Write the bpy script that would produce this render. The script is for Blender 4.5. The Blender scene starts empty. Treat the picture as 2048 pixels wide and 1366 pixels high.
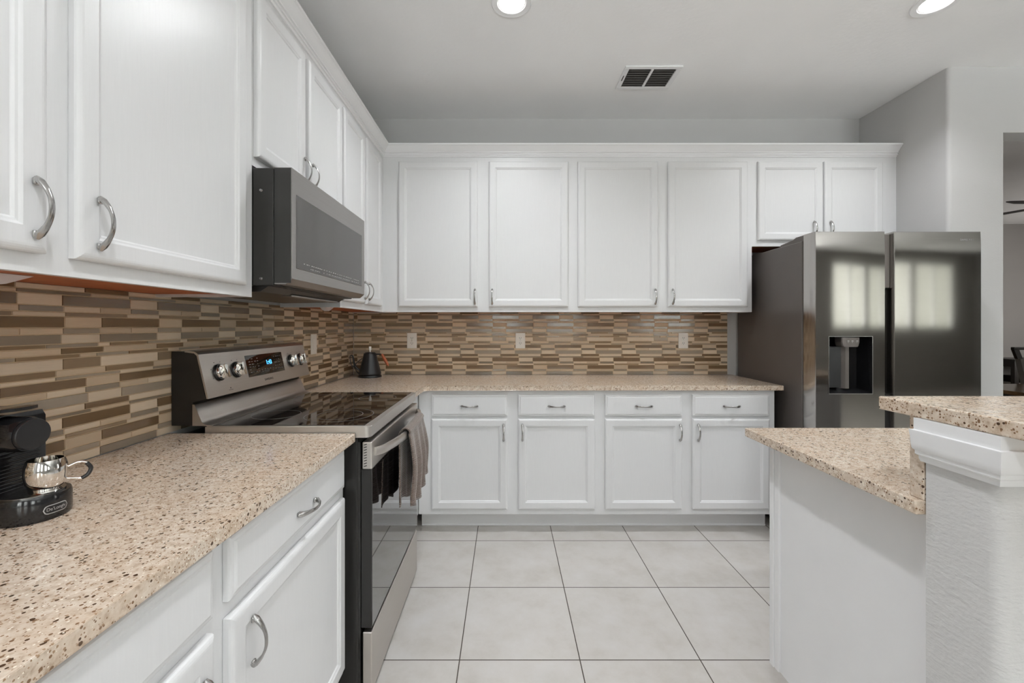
import bpy, bmesh, math, random
from math import pi, sin, cos, radians
from mathutils import Vector, Matrix

S = bpy.context.scene
C = S.collection

# ------------------------------------------------------------------ camera
F_PX = 860.0
cam_d = bpy.data.cameras.new('camera')
cam_d.sensor_width = 36.0
cam_d.lens = F_PX / 2048 * 36.0
cam_d.shift_x = (1024 - 1012) / 2048
cam_d.shift_y = -(683 - 652) / 2048
cam_d.clip_start = 0.02
cam = bpy.data.objects.new('camera', cam_d)
cam.location = (0, 0, 1.28)
cam.rotation_euler = (pi / 2, 0, 0)
C.objects.link(cam)
S.camera = cam

# ------------------------------------------------------------------ exposure, world
S.view_settings.view_transform = 'Standard'
S.view_settings.look = 'None'
S.view_settings.gamma = 1
S.view_settings.use_curve_mapping = False
S.view_settings.exposure = 0.0
S.cycles.use_denoising = True
S.cycles.max_bounces = 12
S.cycles.diffuse_bounces = 7
S.cycles.caustics_reflective = False
S.cycles.caustics_refractive = False
S.cycles.sample_clamp_indirect = 6

wd = bpy.data.worlds.new('daylight')
S.world = wd
wd.use_nodes = True
wd.node_tree.nodes['Background'].inputs[0].default_value = (0.86, 0.92, 0.80, 1)
wd.node_tree.nodes['Background'].inputs[1].default_value = 2.6

CAN_W = 11.1      # watts of each recessed lamp
WIN_W = 720.0      # strength of the added fill lamp outside each rear window
DIN_W = 42.0      # strength of the added fill lamp in the dining room

def area_light(name, loc, rot, sx, sy, power, color, shape='RECTANGLE', spread=None):
    l = bpy.data.lights.new(name, 'AREA')
    l.shape = shape
    l.size = sx
    if shape in ('RECTANGLE', 'ELLIPSE'):
        l.size_y = sy
    l.energy = power
    l.color = color
    if spread:
        l.spread = spread
    o = bpy.data.objects.new(name, l)
    o.location = loc
    o.rotation_euler = rot
    C.objects.link(o)
    return o

# windows of the room: (x0, x1, z0, z1) in the wall behind the camera
YR = -3.6
REAR_WINDOWS = [(-0.55, 0.35, 0.95, 2.35), (0.95, 1.75, 0.95, 2.35), (3.1, 4.6, 0.95, 2.45), (5.95, 7.45, 1.2, 2.52), (7.55, 9.05, 1.2, 2.52)]
for i, (a, b, c, d) in enumerate(REAR_WINDOWS):  # added unseen lamps below sill height, aimed up to brighten the ceiling
    area_light('rear_fill_lamp', ((a + b) / 2, YR - 0.95, 0.30), (0, 0, 0), b - a, 1.3,
               WIN_W * (b - a) * (1.5, 1.5, 1.4, 0.15, 0.15)[i], (0.93, 0.975, 1.0)).rotation_euler = (-pi / 2 - radians(42), 0, pi)

# ------------------------------------------------------------------ mesh helpers
def obj(name, bm, m, parent=None, loc=None, smooth=False, rot=None):
    me = bpy.data.meshes.new(name)
    bmesh.ops.recalc_face_normals(bm, faces=bm.faces)
    bm.to_mesh(me)
    bm.free()
    ms = m if isinstance(m, (list, tuple)) else [m]
    for x in ms:
        me.materials.append(x)
    if smooth:
        me.polygons.foreach_set('use_smooth', [True] * len(me.polygons))
        try:
            me.set_sharp_from_angle(angle=radians(38))
        except Exception:
            pass
    o = bpy.data.objects.new(name, me)
    C.objects.link(o)
    if parent is not None:
        o.parent = parent
    if loc:
        o.location = loc
    if rot:
        o.rotation_euler = rot
    return o

def thing(name, label, cat, loc=(0, 0, 0), rotz=0.0, group=None):
    o = bpy.data.objects.new(name, None)
    o.empty_display_size = 0.1
    C.objects.link(o)
    o.location = loc
    o.rotation_euler = (0, 0, rotz)
    return tag(o, label, cat, group)

def tag(o, label, cat, group=None):
    o['label'] = label
    o['category'] = cat
    if group:
        o['group'] = group
    return o

def struct(name, bm, m, smooth=False, label=None):
    o = obj(name, bm, m, smooth=smooth)
    o['kind'] = 'structure'
    if label:
        o['label'] = label
    return o

def box(bm, x0, x1, y0, y1, z0, z1, bev=0.0, seg=2, mi=0):
    vs = [bm.verts.new((x, y, z)) for x in (x0, x1) for y in (y0, y1) for z in (z0, z1)]
    q = [(0, 1, 3, 2), (4, 6, 7, 5), (0, 4, 5, 1), (2, 3, 7, 6), (0, 2, 6, 4), (1, 5, 7, 3)]
    fs = [bm.faces.new([vs[i] for i in f]) for f in q]
    for f in fs:
        f.material_index = mi
    if bev > 0:
        es = list({e for f in fs for e in f.edges})
        r = bmesh.ops.bevel(bm, geom=es, offset=bev, segments=seg, profile=0.5, affect='EDGES', clamp_overlap=True)
        for f in r['faces']:
            f.material_index = mi
    return bm

def B(*a, **k):
    return box(bmesh.new(), *a, **k)

def prism(bm, pts, z0, z1, mi=0):
    """polygon in XY extruded along Z"""
    lo = [bm.verts.new((x, y, z0)) for x, y in pts]
    hi = [bm.verts.new((x, y, z1)) for x, y in pts]
    n = len(pts)
    fs = [bm.faces.new(lo), bm.faces.new(hi)]
    for i in range(n):
        j = (i + 1) % n
        fs.append(bm.faces.new([lo[i], lo[j], hi[j], hi[i]]))
    for f in fs:
        f.material_index = mi
    return bm

def loft(bm, rings, closed=True, cap=True, mi=0):
    """rings: lists of 3D points, equal length"""
    R = [[bm.verts.new(p) for p in r] for r in rings]
    n = len(R[0])
    fs = []
    for a, b in zip(R, R[1:]):
        for i in range(n if closed else n - 1):
            j = (i + 1) % n
            fs.append(bm.faces.new([a[i], a[j], b[j], b[i]]))
    if cap and closed:
        fs.append(bm.faces.new(R[0][::-1]))
        fs.append(bm.faces.new(R[-1]))
    for f in fs:
        f.material_index = mi
    return bm

def lathe(bm, prof, seg=40, c=(0, 0, 0), axis='z', mi=0):
    """prof: (radius, height)"""
    rings = []
    for k in range(seg):
        a = 2 * pi * k / seg
        ring = []
        for r, h in prof:
            r = max(r, 1e-5)
            p = (r * cos(a), r * sin(a), h)
            if axis == 'x':
                p = (h, r * cos(a), r * sin(a))
            elif axis == 'y':
                p = (r * sin(a), h, r * cos(a))
            ring.append((c[0] + p[0], c[1] + p[1], c[2] + p[2]))
        rings.append(ring)
    R = [[bm.verts.new(p) for p in r] for r in rings]
    for k in range(seg):
        a, b = R[k], R[(k + 1) % seg]
        for i in range(len(prof) - 1):
            f = bm.faces.new([a[i], a[i + 1], b[i + 1], b[i]])
            f.material_index = mi
    bmesh.ops.remove_doubles(bm, verts=bm.verts, dist=2e-5)
    return bm

def tube(bm, pts, r, seg=10, closed=False, mi=0):
    pts = [Vector(p) for p in pts]
    n = len(pts)
    rs = r if isinstance(r, (list, tuple)) else [r] * n
    rings = []
    up = Vector((0, 0, 1))
    prev = None
    for i, p in enumerate(pts):
        if closed:
            t = pts[(i + 1) % n] - pts[i - 1]
        else:
            t = pts[min(i + 1, n - 1)] - pts[max(i - 1, 0)]
        t.normalize()
        if prev is None:
            a = t.cross(up)
            if a.length < 0.1:
                a = t.cross(Vector((1, 0, 0)))
        else:
            a = prev - t * prev.dot(t)
        a.normalize()
        prev = a
        b = t.cross(a)
        rings.append([p + (a * cos(2 * pi * k / seg) + b * sin(2 * pi * k / seg)) * rs[i] for k in range(seg)])
    if closed:
        rings.append(rings[0])
        loft(bm, rings, cap=False, mi=mi)
        bmesh.ops.remove_doubles(bm, verts=bm.verts, dist=1e-6)
    else:
        loft(bm, rings, mi=mi)
    return bm

def text_obj(name, s, size, m, parent, mat_world, extrude=0.0003, width=None):
    cu = bpy.data.curves.new(name + '_curve', 'FONT')
    cu.body = s
    cu.size = size
    cu.extrude = extrude
    cu.align_x = 'CENTER'
    cu.align_y = 'CENTER'
    tmp = bpy.data.objects.new('tmp', cu)
    C.objects.link(tmp)
    dg = bpy.context.evaluated_depsgraph_get()
    me = bpy.data.meshes.new_from_object(tmp.evaluated_get(dg))
    bpy.data.objects.remove(tmp)
    if width:
        xs = [v.co.x for v in me.vertices]
        k = width / (max(xs) - min(xs))
        for v in me.vertices:
            v.co.x *= k
    me.name = name
    me.materials.clear()
    me.materials.append(m)
    me.transform(mat_world)
    o = bpy.data.objects.new(name, me)
    C.objects.link(o)
    o.parent = parent
    return o

def frame_mat(origin, xdir, ydir):
    x = Vector(xdir).normalized()
    y = Vector(ydir).normalized()
    z = x.cross(y)
    m = Matrix((x, y, z)).transposed().to_4x4()
    m.translation = origin
    return m

# ------------------------------------------------------------------ materials
def srgb(r, g, b):
    f = lambda c: (c / 255 / 12.92) if c / 255 <= 0.04045 else ((c / 255 + 0.055) / 1.055) ** 2.4
    return (f(r), f(g), f(b), 1)

class NT:
    def __init__(s, name):
        s.m = bpy.data.materials.new(name)
        s.m.use_nodes = True
        s.t = s.m.node_tree
        s.b = s.t.nodes['Principled BSDF']
    def n(s, typ, **k):
        nd = s.t.nodes.new(typ)
        for a, v in k.items():
            setattr(nd, a, v)
        return nd
    def l(s, a, b):
        s.t.links.new(a, b)
    def coord(s, scale=(1, 1, 1)):
        tc = s.n('ShaderNodeTexCoord')
        mp = s.n('ShaderNodeMapping')
        mp.inputs['Scale'].default_value = scale
        s.l(tc.outputs['Object'], mp.inputs['Vector'])
        return mp.outputs['Vector']
    def noise(s, vec, scale, detail=3, rough=0.5):
        nd = s.n('ShaderNodeTexNoise')
        nd.inputs['Scale'].default_value = scale
        nd.inputs['Detail'].default_value = detail
        nd.inputs['Roughness'].default_value = rough
        s.l(vec, nd.inputs['Vector'])
        return nd.outputs['Fac']
    def ramp(s, fac, stops, interp='LINEAR'):
        r = s.n('ShaderNodeValToRGB')
        r.color_ramp.interpolation = interp
        el = r.color_ramp.elements
        while len(el) < len(stops):
            el.new(0.5)
        for e, (p, c) in zip(el, stops):
            e.position = p
            e.color = c
        s.l(fac, r.inputs['Fac'])
        return r.outputs['Color']
    def mix(s, fac, a, b, mode='MIX'):
        m = s.n('ShaderNodeMix', data_type='RGBA', blend_type=mode)
        for key, v in (('Factor', fac), ('A', a), ('B', b)):
            sock = [i for i in m.inputs if i.name == key and (i.type == ('VALUE' if key == 'Factor' else 'RGBA'))][0]
            if hasattr(v, 'links'):
                s.l(v, sock)
            else:
                sock.default_value = v
        return [o for o in m.outputs if o.type == 'RGBA'][0]
    def math(s, op, a, b=None, c=None):
        m = s.n('ShaderNodeMath', operation=op)
        for i, v in enumerate((a, b, c)):
            if v is None:
                continue
            if hasattr(v, 'links'):
                s.l(v, m.inputs[i])
            else:
                m.inputs[i].default_value = v
        return m.outputs[0]
    def bump(s, h, strength, dist=0.002):
        b = s.n('ShaderNodeBump')
        b.inputs['Strength'].default_value = strength
        b.inputs['Distance'].default_value = dist
        s.l(h, b.inputs['Height'])
        s.l(b.outputs['Normal'], s.b.inputs['Normal'])
    def set(s, **k):
        for a, v in k.items():
            sock = s.b.inputs[a.replace('_', ' ')]
            if hasattr(v, 'links'):
                s.l(v, sock)
            else:
                sock.default_value = v

def plain(name, col, rough=0.5, metal=0.0, jitter=0.03, spec=0.5, scale=8, coat=0.0):
    t = NT(name)
    n = t.noise(t.coord(), scale, 4)
    dark = tuple(c * (1 - jitter) for c in col[:3]) + (1,)
    lite = tuple(min(1, c * (1 + jitter)) for c in col[:3]) + (1,)
    t.set(Base_Color=t.ramp(n, [(0.3, dark), (0.7, lite)]), Roughness=rough, Metallic=metal)
    t.b.inputs['Specular IOR Level'].default_value = spec
    t.b.inputs['Coat Weight'].default_value = coat
    return t.m

def emis(name, col, strength):
    t = NT(name)
    t.set(Base_Color=(0, 0, 0, 1), Emission_Color=col, Emission_Strength=strength)
    return t.m

# white lacquered oak: faint grain in the bump
def mk_white():
    t = NT('white_cabinet_paint')
    n = t.noise(t.coord((60, 60, 3)), 4, 5, 0.6)
    t.set(Base_Color=t.ramp(n, [(0.3, (0.735, 0.738, 0.745, 1)), (0.7, (0.755, 0.758, 0.765, 1))]), Roughness=0.32)
    t.bump(n, 0.12, 0.0012)
    return t.m
M_WHITE = mk_white()
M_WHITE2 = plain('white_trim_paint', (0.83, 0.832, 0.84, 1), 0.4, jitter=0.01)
M_UNDER = plain('bare_wood_underside', srgb(176, 98, 58), 0.6, jitter=0.15, scale=20)

def mk_wall(name, col, strength=0.25, scale=90, rough=0.85):
    t = NT(name)
    v = t.coord((1, 1, 2.2))
    n = t.noise(v, scale, 3, 0.55)
    n2 = t.noise(v, 2.0, 2)
    c2 = tuple(c * 0.97 for c in col[:3]) + (1,)
    t.set(Base_Color=t.ramp(n2, [(0.35, c2), (0.65, col)]), Roughness=rough)
    t.bump(n, strength, 0.003)
    return t.m
M_WALL = mk_wall('grey_wall_paint', (0.54, 0.535, 0.53, 1), 0.18)
M_PONY = mk_wall('knockdown_texture_paint', (0.62, 0.615, 0.61, 1), 0.65, 55)
M_CEIL = mk_wall('ceiling_paint', (0.91, 0.91, 0.91, 1), 0.35, 45)
M_DWALL = mk_wall('dining_and_backlit_wall_paint', (0.36, 0.345, 0.33, 1), 0.18)

def mk_quartz():
    t = NT('speckled_quartz')
    v = t.coord()
    n = t.noise(v, 70, 4, 0.6)
    base = t.ramp(n, [(0.30, srgb(172, 152, 132)), (0.48, srgb(205, 188, 170)), (0.68, srgb(222, 211, 197))])
    warm = t.noise(v, 9, 2)
    base = t.mix(t.ramp(warm, [(0.4, (0, 0, 0, 1)), (0.75, (0.35, 0.35, 0.35, 1))]), base, srgb(202, 174, 146))
    def fleck(scale, thr, sel, col, base):
        vo = t.n('ShaderNodeTexVoronoi')
        vo.inputs['Scale'].default_value = scale
        t.l(v, vo.inputs['Vector'])
        sep = t.n('ShaderNodeSeparateColor')
        t.l(vo.outputs['Color'], sep.inputs['Color'])
        r = t.math('MULTIPLY', sep.outputs['Green'], thr)
        a = t.math('LESS_THAN', vo.outputs['Distance'], r)
        b = t.math('LESS_THAN', sep.outputs['Red'], sel)
        f = t.math('MULTIPLY', a, b)
        return t.mix(f, base, col)
    base = fleck(250, 0.46, 0.60, srgb(156, 128, 102), base)
    base = fleck(170, 0.44, 0.42, srgb(126, 98, 74), base)
    base = fleck(125, 0.46, 0.30, srgb(80, 60, 44), base)
    base = fleck(210, 0.40, 0.28, srgb(238, 230, 216), base)
    t.set(Base_Color=base, Roughness=0.16)
    return t.m
M_QUARTZ = mk_quartz()

def mk_floor():
    t = NT('cream_floor_tile')
    tc = t.n('ShaderNodeTexCoord')
    sep = t.n('ShaderNodeSeparateXYZ')
    t.l(tc.outputs['Object'], sep.inputs[0])
    P = 0.4613
    PY = 0.4580
    def line(sock, off, P):
        a = t.math('DIVIDE', t.math('ADD', sock, off), P)
        fr = t.math('FRACT', a)
        d = t.math('ABSOLUTE', t.math('SUBTRACT', fr, 0.5))
        return t.math('GREATER_THAN', d, 0.5 - 0.0021 / P), t.math('FLOOR', a)
    gx, ix = line(sep.outputs[0], 0.178 + 40 * P, P)
    gy, iy = line(sep.outputs[1], -1.648 + 40 * PY, PY)
    g = t.math('MAXIMUM', gx, gy)
    cmb = t.n('ShaderNodeCombineXYZ')
    t.l(t.math('ADD', sep.outputs[0], t.math('MULTIPLY', ix, 7.3)), cmb.inputs[0])
    t.l(t.math('ADD', sep.outputs[1], t.math('MULTIPLY', iy, 3.1)), cmb.inputs[1])
    n = t.noise(cmb.outputs[0], 5, 7, 0.66)
    base = t.ramp(n, [(0.30, srgb(186, 181, 174)), (0.50, srgb(197, 193, 188)), (0.70, srgb(203, 200, 197))])
    col = t.mix(g, base, srgb(70, 62, 54))
    t.set(Base_Color=col, Roughness=t.math('ADD', t.math('MULTIPLY', g, 0.5), 0.30))
    t.bump(t.math('SUBTRACT', 1.0, g), 0.5, 0.0015)
    return t.m
M_FLOOR = mk_floor()

def mk_steel(name, col, rough, streak=(1, 200, 200), aniso=0.0):
    t = NT(name)
    n = t.noise(t.coord(streak), 3, 3, 0.6)
    lo = tuple(c * 0.93 for c in col[:3]) + (1,)
    t.set(Base_Color=t.ramp(n, [(0.3, lo), (0.7, col)]), Metallic=1.0, Roughness=rough)
    t.b.inputs['Anisotropic'].default_value = aniso
    return t.m
M_STEEL = mk_steel('brushed_steel', (0.62, 0.585, 0.55, 1), 0.40, (200, 1, 200))
M_STEEL_MW = mk_steel('brushed_steel_door', (0.34, 0.325, 0.31, 1), 0.34, (200, 1, 200))
M_FRIDGE = mk_steel('dark_brushed_steel', (0.24, 0.226, 0.208, 1), 0.085, (1, 200, 200))
M_FRIDGE_EDGE = mk_steel('door_edge_steel', (0.52, 0.50, 0.48, 1), 0.15, (200, 200, 1))
M_CHROME = mk_steel('satin_nickel', (0.46, 0.45, 0.44, 1), 0.22)
M_POLISH = mk_steel('polished_chrome', (0.80, 0.78, 0.75, 1), 0.06)
M_GREYSIDE = plain('dark_grey_side_paint', srgb(96, 90, 86), 0.42, 0.2, 0.03)
M_BLACK = plain('black_enamel', (0.012, 0.011, 0.010, 1), 0.28, jitter=0.1)
M_MATBLACK = plain('matte_black', (0.010, 0.010, 0.011, 1), 0.38, jitter=0.1)
M_GLOSSBLACK = plain('gloss_black_plastic', (0.010, 0.010, 0.011, 1), 0.12, jitter=0.1)
M_MWSIDE = plain('charcoal_side_panel', (0.018, 0.017, 0.015, 1), 0.45, 0.0, 0.06)
M_GLASS_B = plain('black_glass', (0.010, 0.008, 0.007, 1), 0.03, jitter=0.05, spec=1.0)
M_GLASS_OVEN = plain('oven_door_glass', (0.012, 0.010, 0.010, 1), 0.02, jitter=0.05, spec=1.0, coat=0.6)
M_GLASS_MW = plain('smoked_door_glass', (0.050, 0.044, 0.040, 1), 0.10, 0.2, jitter=0.05, spec=0.7)
M_RING = plain('burner_ring_print', (0.16, 0.15, 0.14, 1), 0.3)
M_GROUT = plain('sand_grout', srgb(204, 180, 146), 0.8, jitter=0.06, scale=40)
M_PLATE = plain('ivory_white_plastic', (0.86, 0.83, 0.77, 1), 0.35, jitter=0.01)
M_SLOT = plain('slot_dark', (0.03, 0.025, 0.02, 1), 0.6)
M_PRINT = plain('dark_print', (0.05, 0.045, 0.04, 1), 0.5)
M_PRINTW = plain('pale_print', (0.40, 0.39, 0.38, 1), 0.5)
M_KWOOD = plain('reddish_handle_wood', srgb(148, 76, 40), 0.4, jitter=0.2, scale=60)
M_DARKWOOD = plain('espresso_wood', (0.02, 0.015, 0.012, 1), 0.35, jitter=0.2)
M_BROWNWOOD = plain('brown_table_wood', srgb(92, 70, 44), 0.15, jitter=0.2, scale=15)
M_FABRIC = plain('grey_upholstery', srgb(128, 124, 118), 0.9, jitter=0.06, scale=200)
M_CANLENS = emis('lamp_lens', (1, 0.98, 0.95, 1), 9.0)
M_BLUE = emis('blue_digits', (0.05, 0.35, 1.0, 1), 5.0)
M_VENTDARK = plain('duct_dark', (0.05, 0.048, 0.045, 1), 0.7)
M_SLAT = plain('vent_slat_paint', (0.32, 0.31, 0.30, 1), 0.5)
M_BLIND = plain('blind_slat', (0.75, 0.75, 0.72, 1), 0.5)

def mk_towel():
    t = NT('taupe_waffle_cloth')
    v = t.coord()
    w = t.n('ShaderNodeTexWave', wave_type='BANDS', bands_direction='Z')
    w.inputs['Scale'].default_value = 42
    w.inputs['Distortion'].default_value = 1.5
    t.l(v, w.inputs['Vector'])
    n = t.noise(v, 300, 2)
    t.set(Base_Color=t.ramp(n, [(0.3, srgb(82, 68, 60)), (0.7, srgb(118, 101, 90))]), Roughness=0.95)
    t.b.inputs['Sheen Weight'].default_value = 0.4
    t.bump(t.math('ADD', w.outputs['Fac'], n), 0.6, 0.003)
    return t.m
M_TOWEL = mk_towel()

def mk_mosaic():
    t = NT('glass_and_stone_mosaic')
    at = t.n('ShaderNodeAttribute', attribute_name='tile')
    n = t.noise(t.coord((4, 4, 120)), 6, 4, 0.6)
    shade = t.ramp(n, [(0.25, (0.86, 0.86, 0.86, 1)), (0.75, (1, 1, 1, 1))])
    t.set(Base_Color=t.mix(1.0, at.outputs['Color'], shade, 'MULTIPLY'))
    t.l(t.math('SUBTRACT', 0.62, t.math('MULTIPLY', at.outputs['Alpha'], 0.48)), t.b.inputs['Roughness'])
    return t.m
M_MOSAIC = mk_mosaic()

# ------------------------------------------------------------------ room
CEIL = 2.846
WY = 3.245 + 0.008      # kitchen back wall plane
WX = -1.158             # left wall plane
RX = 2.672              # alcove wall plane
FY = 2.595              # wall with the opening
T = 0.12

bm = bmesh.new()
prism(bm, [(WX - T, YR - T), (10.2, YR - T), (10.2, 2.70), (2.79, 2.70), (2.79, WY + T), (WX - T, WY + T)], -0.05, 0.0)
struct('floor', bm, M_FLOOR)
bm = B(WX - T, 10.2, YR - T, WY + T + 3.6, CEIL, CEIL + 0.1)
struct('ceiling', bm, M_CEIL)
struct('wall_back', B(WX - T, 2.79, WY, WY + T, 0, CEIL), M_WALL)
struct('wall_left', B(WX - T, WX, YR, WY, 0, CEIL), M_WALL)
bm = bmesh.new()
r = 0.022
pts = [(RX, WY), (RX, FY + r)]
for k in range(1, 7):
    a = pi + (pi / 2) * k / 6
    pts.append((RX + r + r * cos(a), FY + r + r * sin(a)))
pts += [(3.0, FY), (3.0, FY + T), (RX + T, FY + T), (RX + T, WY)]
prism(bm, pts, 0, CEIL)
struct('wall_right', bm, M_WALL, smooth=True)
bm = bmesh.new()
box(bm, 3.0, 4.5, FY, FY + T, 2.4476, CEIL)
box(bm, 4.5, 10.1, FY, FY + T, 0, CEIL)
struct('wall_opening', bm, M_WALL)
struct('wall_far_side', B(10.1, 10.2, YR, FY + T, 0, CEIL), M_WALL)
# rear wall with window holes
bm = bmesh.new()
xs = [WX - T] + [v for w in REAR_WINDOWS for v in w[:2]] + [10.2]
for i in range(0, len(xs), 2):
    box(bm, xs[i], xs[i + 1], YR - T, YR, 0, CEIL)
for a, b, c, d in REAR_WINDOWS:
    box(bm, a, b, YR - T, YR, 0, c)
    box(bm, a, b, YR - T, YR, d, CEIL)
struct('wall_rear', bm, M_DWALL)  # darker dining paint puts the shade of a backlit wall into the colour
for i, (a, b, c, d) in enumerate(REAR_WINDOWS):
    bm = bmesh.new()
    w = 0.05
    for q in ((a, a + w, c, d), (b - w, b, c, d), (a + w, b - w, c, c + w), (a + w, b - w, d - w, d),
              ((a + b) / 2 - 0.02, (a + b) / 2 + 0.02, c + w, d - w)):
        box(bm, q[0], q[1], YR - 0.1, YR + 0.01, q[2], q[3], 0.004, 1)
    wf = struct('window_%d' % (i + 1), bm, M_WHITE2)
    bm = bmesh.new()
    z = c + 0.08
    while z < d - 0.06:
        s = 0.012
        loft(bm, [[(x, YR - 0.09, z - s), (x, YR - 0.045, z + s), (x, YR - 0.044, z + s + 0.002), (x, YR - 0.089, z - s + 0.002)]
                  for x in (a + 0.055, b - 0.055)])
        z += 0.062
    obj('window_blind', bm, M_BLIND, wf)

# dining room beyond the opening
DX, DY = 8.8, 6.6
struct('floor_dining_room', B(2.79, DX + T, 2.70, DY + T, -0.05, -0.001), M_BROWNWOOD)
bm = bmesh.new()
box(bm, 2.79, DX + T, DY, DY + T, 0, CEIL)
box(bm, 2.69, 2.79, WY + T, DY + T, 0, CEIL)
struct('wall_dining_back', bm, M_DWALL)
struct('wall_dining_right', B(DX, DX + T, FY + T, DY, 0, CEIL), M_DWALL)
area_light('dining_fill_lamp', (DX - 0.1, 4.6, 1.5), (0, pi / 2, 0), 1.4, 2.0, DIN_W, (1, 0.97, 0.93))  # added unseen lamp by a windowless wall, brightens the dining room

# ------------------------------------------------------------------ recessed lights
def can_light(x, y, label):
    t = thing('recessed_light', label, 'ceiling light', (x, y, CEIL), 0, 'recessed lights in the kitchen ceiling')
    bm = lathe(bmesh.new(), [(0.098, 0.0), (0.098, -0.003), (0.094, -0.006), (0.070, -0.004), (0.062, 0.012), (0.062, 0.0)], 48)
    obj('trim_ring', bm, M_WHITE2, t, smooth=True)
    bm = lathe(bmesh.new(), [(0.0, -0.0035), (0.05, -0.003), (0.0625, -0.001), (0.0625, 0.0)], 48)
    obj('lens', bm, M_CANLENS, t, smooth=True)
    area_light('recessed_lamp', (x, y, CEIL - 0.012), (0, 0, 0), 0.12, 0.12, CAN_W, (0.95, 0.97, 1.0), 'DISK', radians(136))
can_light(0.027, 2.083, 'round recessed ceiling light nearest above the kitchen floor, left of the two')
can_light(2.085, 2.083, 'round recessed ceiling light at the upper right, ahead of the refrigerator')
can_light(0.027, 0.05, 'recessed ceiling light straight above the camera')
can_light(2.085, 0.05, 'recessed ceiling light above the raised bar')
can_light(4.6, 0.6, 'recessed ceiling light over the open living area')

# ------------------------------------------------------------------ ceiling vent
vx0, vx1, vy0, vy1 = 0.719, 1.066, 2.582, 2.835
t = thing('ceiling_vent', 'white rectangular air vent with dark louvers in the ceiling', 'vent', ((vx0 + vx1) / 2, (vy0 + vy1) / 2, CEIL))
hx, hy = (vx1 - vx0) / 2, (vy1 - vy0) / 2
bm = bmesh.new()
b_ = 0.03
for q in ((-hx, hx, -hy, -hy + b_), (-hx, hx, hy - b_, hy), (-hx, -hx + b_, -hy + b_, hy - b_), (hx - b_, hx, -hy + b_, hy - b_),
          (-0.008, 0.008, -hy + b_, hy - b_)):
    box(bm, q[0], q[1], q[2], q[3], -0.008, -0.001, 0.002, 1)
obj('frame', bm, M_WHITE2, t)
obj('duct', B(-hx + b_, hx - b_, -hy + b_, hy - b_, -0.0015, -0.0005), M_VENTDARK, t)
for sx in (-1, 1):
    bm = bmesh.new()
    for k in range(8):
        y = -hy + b_ + 0.012 + k * 0.0245
        xa, xb = (-hx + b_, -0.008) if sx < 0 else (0.008, hx - b_)
        loft(bm, [[(x, y + 0.012, -0.002), (x, y, -0.008), (x, y + 0.0015, -0.0085), (x, y + 0.0135, -0.0022)] for x in (xa, xb)])
    obj('louver_bank', bm, M_SLAT, t)
obj('lever', B(-hx + 0.012, -hx + 0.016, -0.03, 0.02, -0.012, -0.008), M_SLOT, t)

# ------------------------------------------------------------------ cabinetry
def nested(bm, w, h, prof, back, mi=0):
    """rectangular panel lofted from nested rings; u = x, z = v, face towards -y. prof = (inset, y)"""
    rings = []
    for ins, y in [(0, back)] + prof:
        rings.append([(ins, y, ins), (w - ins, y, ins), (w - ins, y, h - ins), (ins, y, h - ins)])
    loft(bm, rings, mi=mi)
    return bm

DOOR_P = [(0.0, -0.012), (0.0015, -0.0155), (0.005, -0.018), (0.009, -0.0195), (0.013, -0.020), (0.043, -0.020), (0.0455, -0.0185),
          (0.048, -0.0165), (0.052, -0.0155), (0.0545, -0.0125), (0.056, -0.0115)]
DRAW_P = [(0.0, -0.010), (0.0015, -0.0135), (0.005, -0.0155), (0.011, -0.0165), (0.013, -0.0185), (0.016, -0.020)]

def handle_mesh():
    bm = bmesh.new()
    L = 0.104
    rings = []
    N = 20
    for i in range(N + 1):
        s = i / N * 2 - 1
        out = 0.004 + 0.026 * (1 - abs(s) ** 2.2)
        if i in (0, N):
            out = 0.001
        z = s * L / 2
        a = abs(s)
        w = 0.0045 + 0.0035 * a ** 3 - (0.004 if a > 0.97 else 0)
        th = 0.0022 + 0.0022 * a ** 4 + (0.0010 if a > .6 else 0)
        dz = -(0.026 * 2.2 * a ** 1.2 * (1 if s > 0 else -1)) / (L / 2)
        nrm = Vector((0, -1, dz)).normalized()
        nrm = Vector((0, -1, -dz)).normalized() if False else Vector((0, -1.0, 0)) * 0.6 + Vector((0, 0, 1 if s > 0 else -1)) * 0.6 * a
        nrm.normalize()
        ctr = Vector((0, -out, z))
        ring = []
        for (cx, cn) in ((-1, -0.6), (-0.6, -1), (0.6, -1), (1, -0.6), (1, 0.4), (0.5, 1), (-0.5, 1), (-1, 0.4)):
            ring.append(ctr + Vector((cx * w, 0, 0)) + nrm * (cn * th))
        rings.append(ring)
    loft(bm, rings)
    # feet
    for sg in (-1, 1):
        z = sg * (L / 2 - 0.006)
        box(bm, -0.006, 0.006, -0.006, 0.0, z - 0.006, z + 0.006, 0.0015, 1)
    me = bpy.data.meshes.new('handle')
    bmesh.ops.recalc_face_normals(bm, faces=bm.faces)
    bm.to_mesh(me)
    bm.free()
    me.materials.append(M_CHROME)
    me.polygons.foreach_set('use_smooth', [True] * len(me.polygons))
    me.set_sharp_from_angle(angle=radians(45))
    return me
HANDLE = handle_mesh()

def add_handle(parent, u, z, horiz=False):
    o = bpy.data.objects.new('handle', HANDLE)
    C.objects.link(o)
    o.parent = parent
    o.location = (u, -0.0205, z)
    if horiz:
        o.rotation_euler = (0, pi / 2, 0)
    return o

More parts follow.
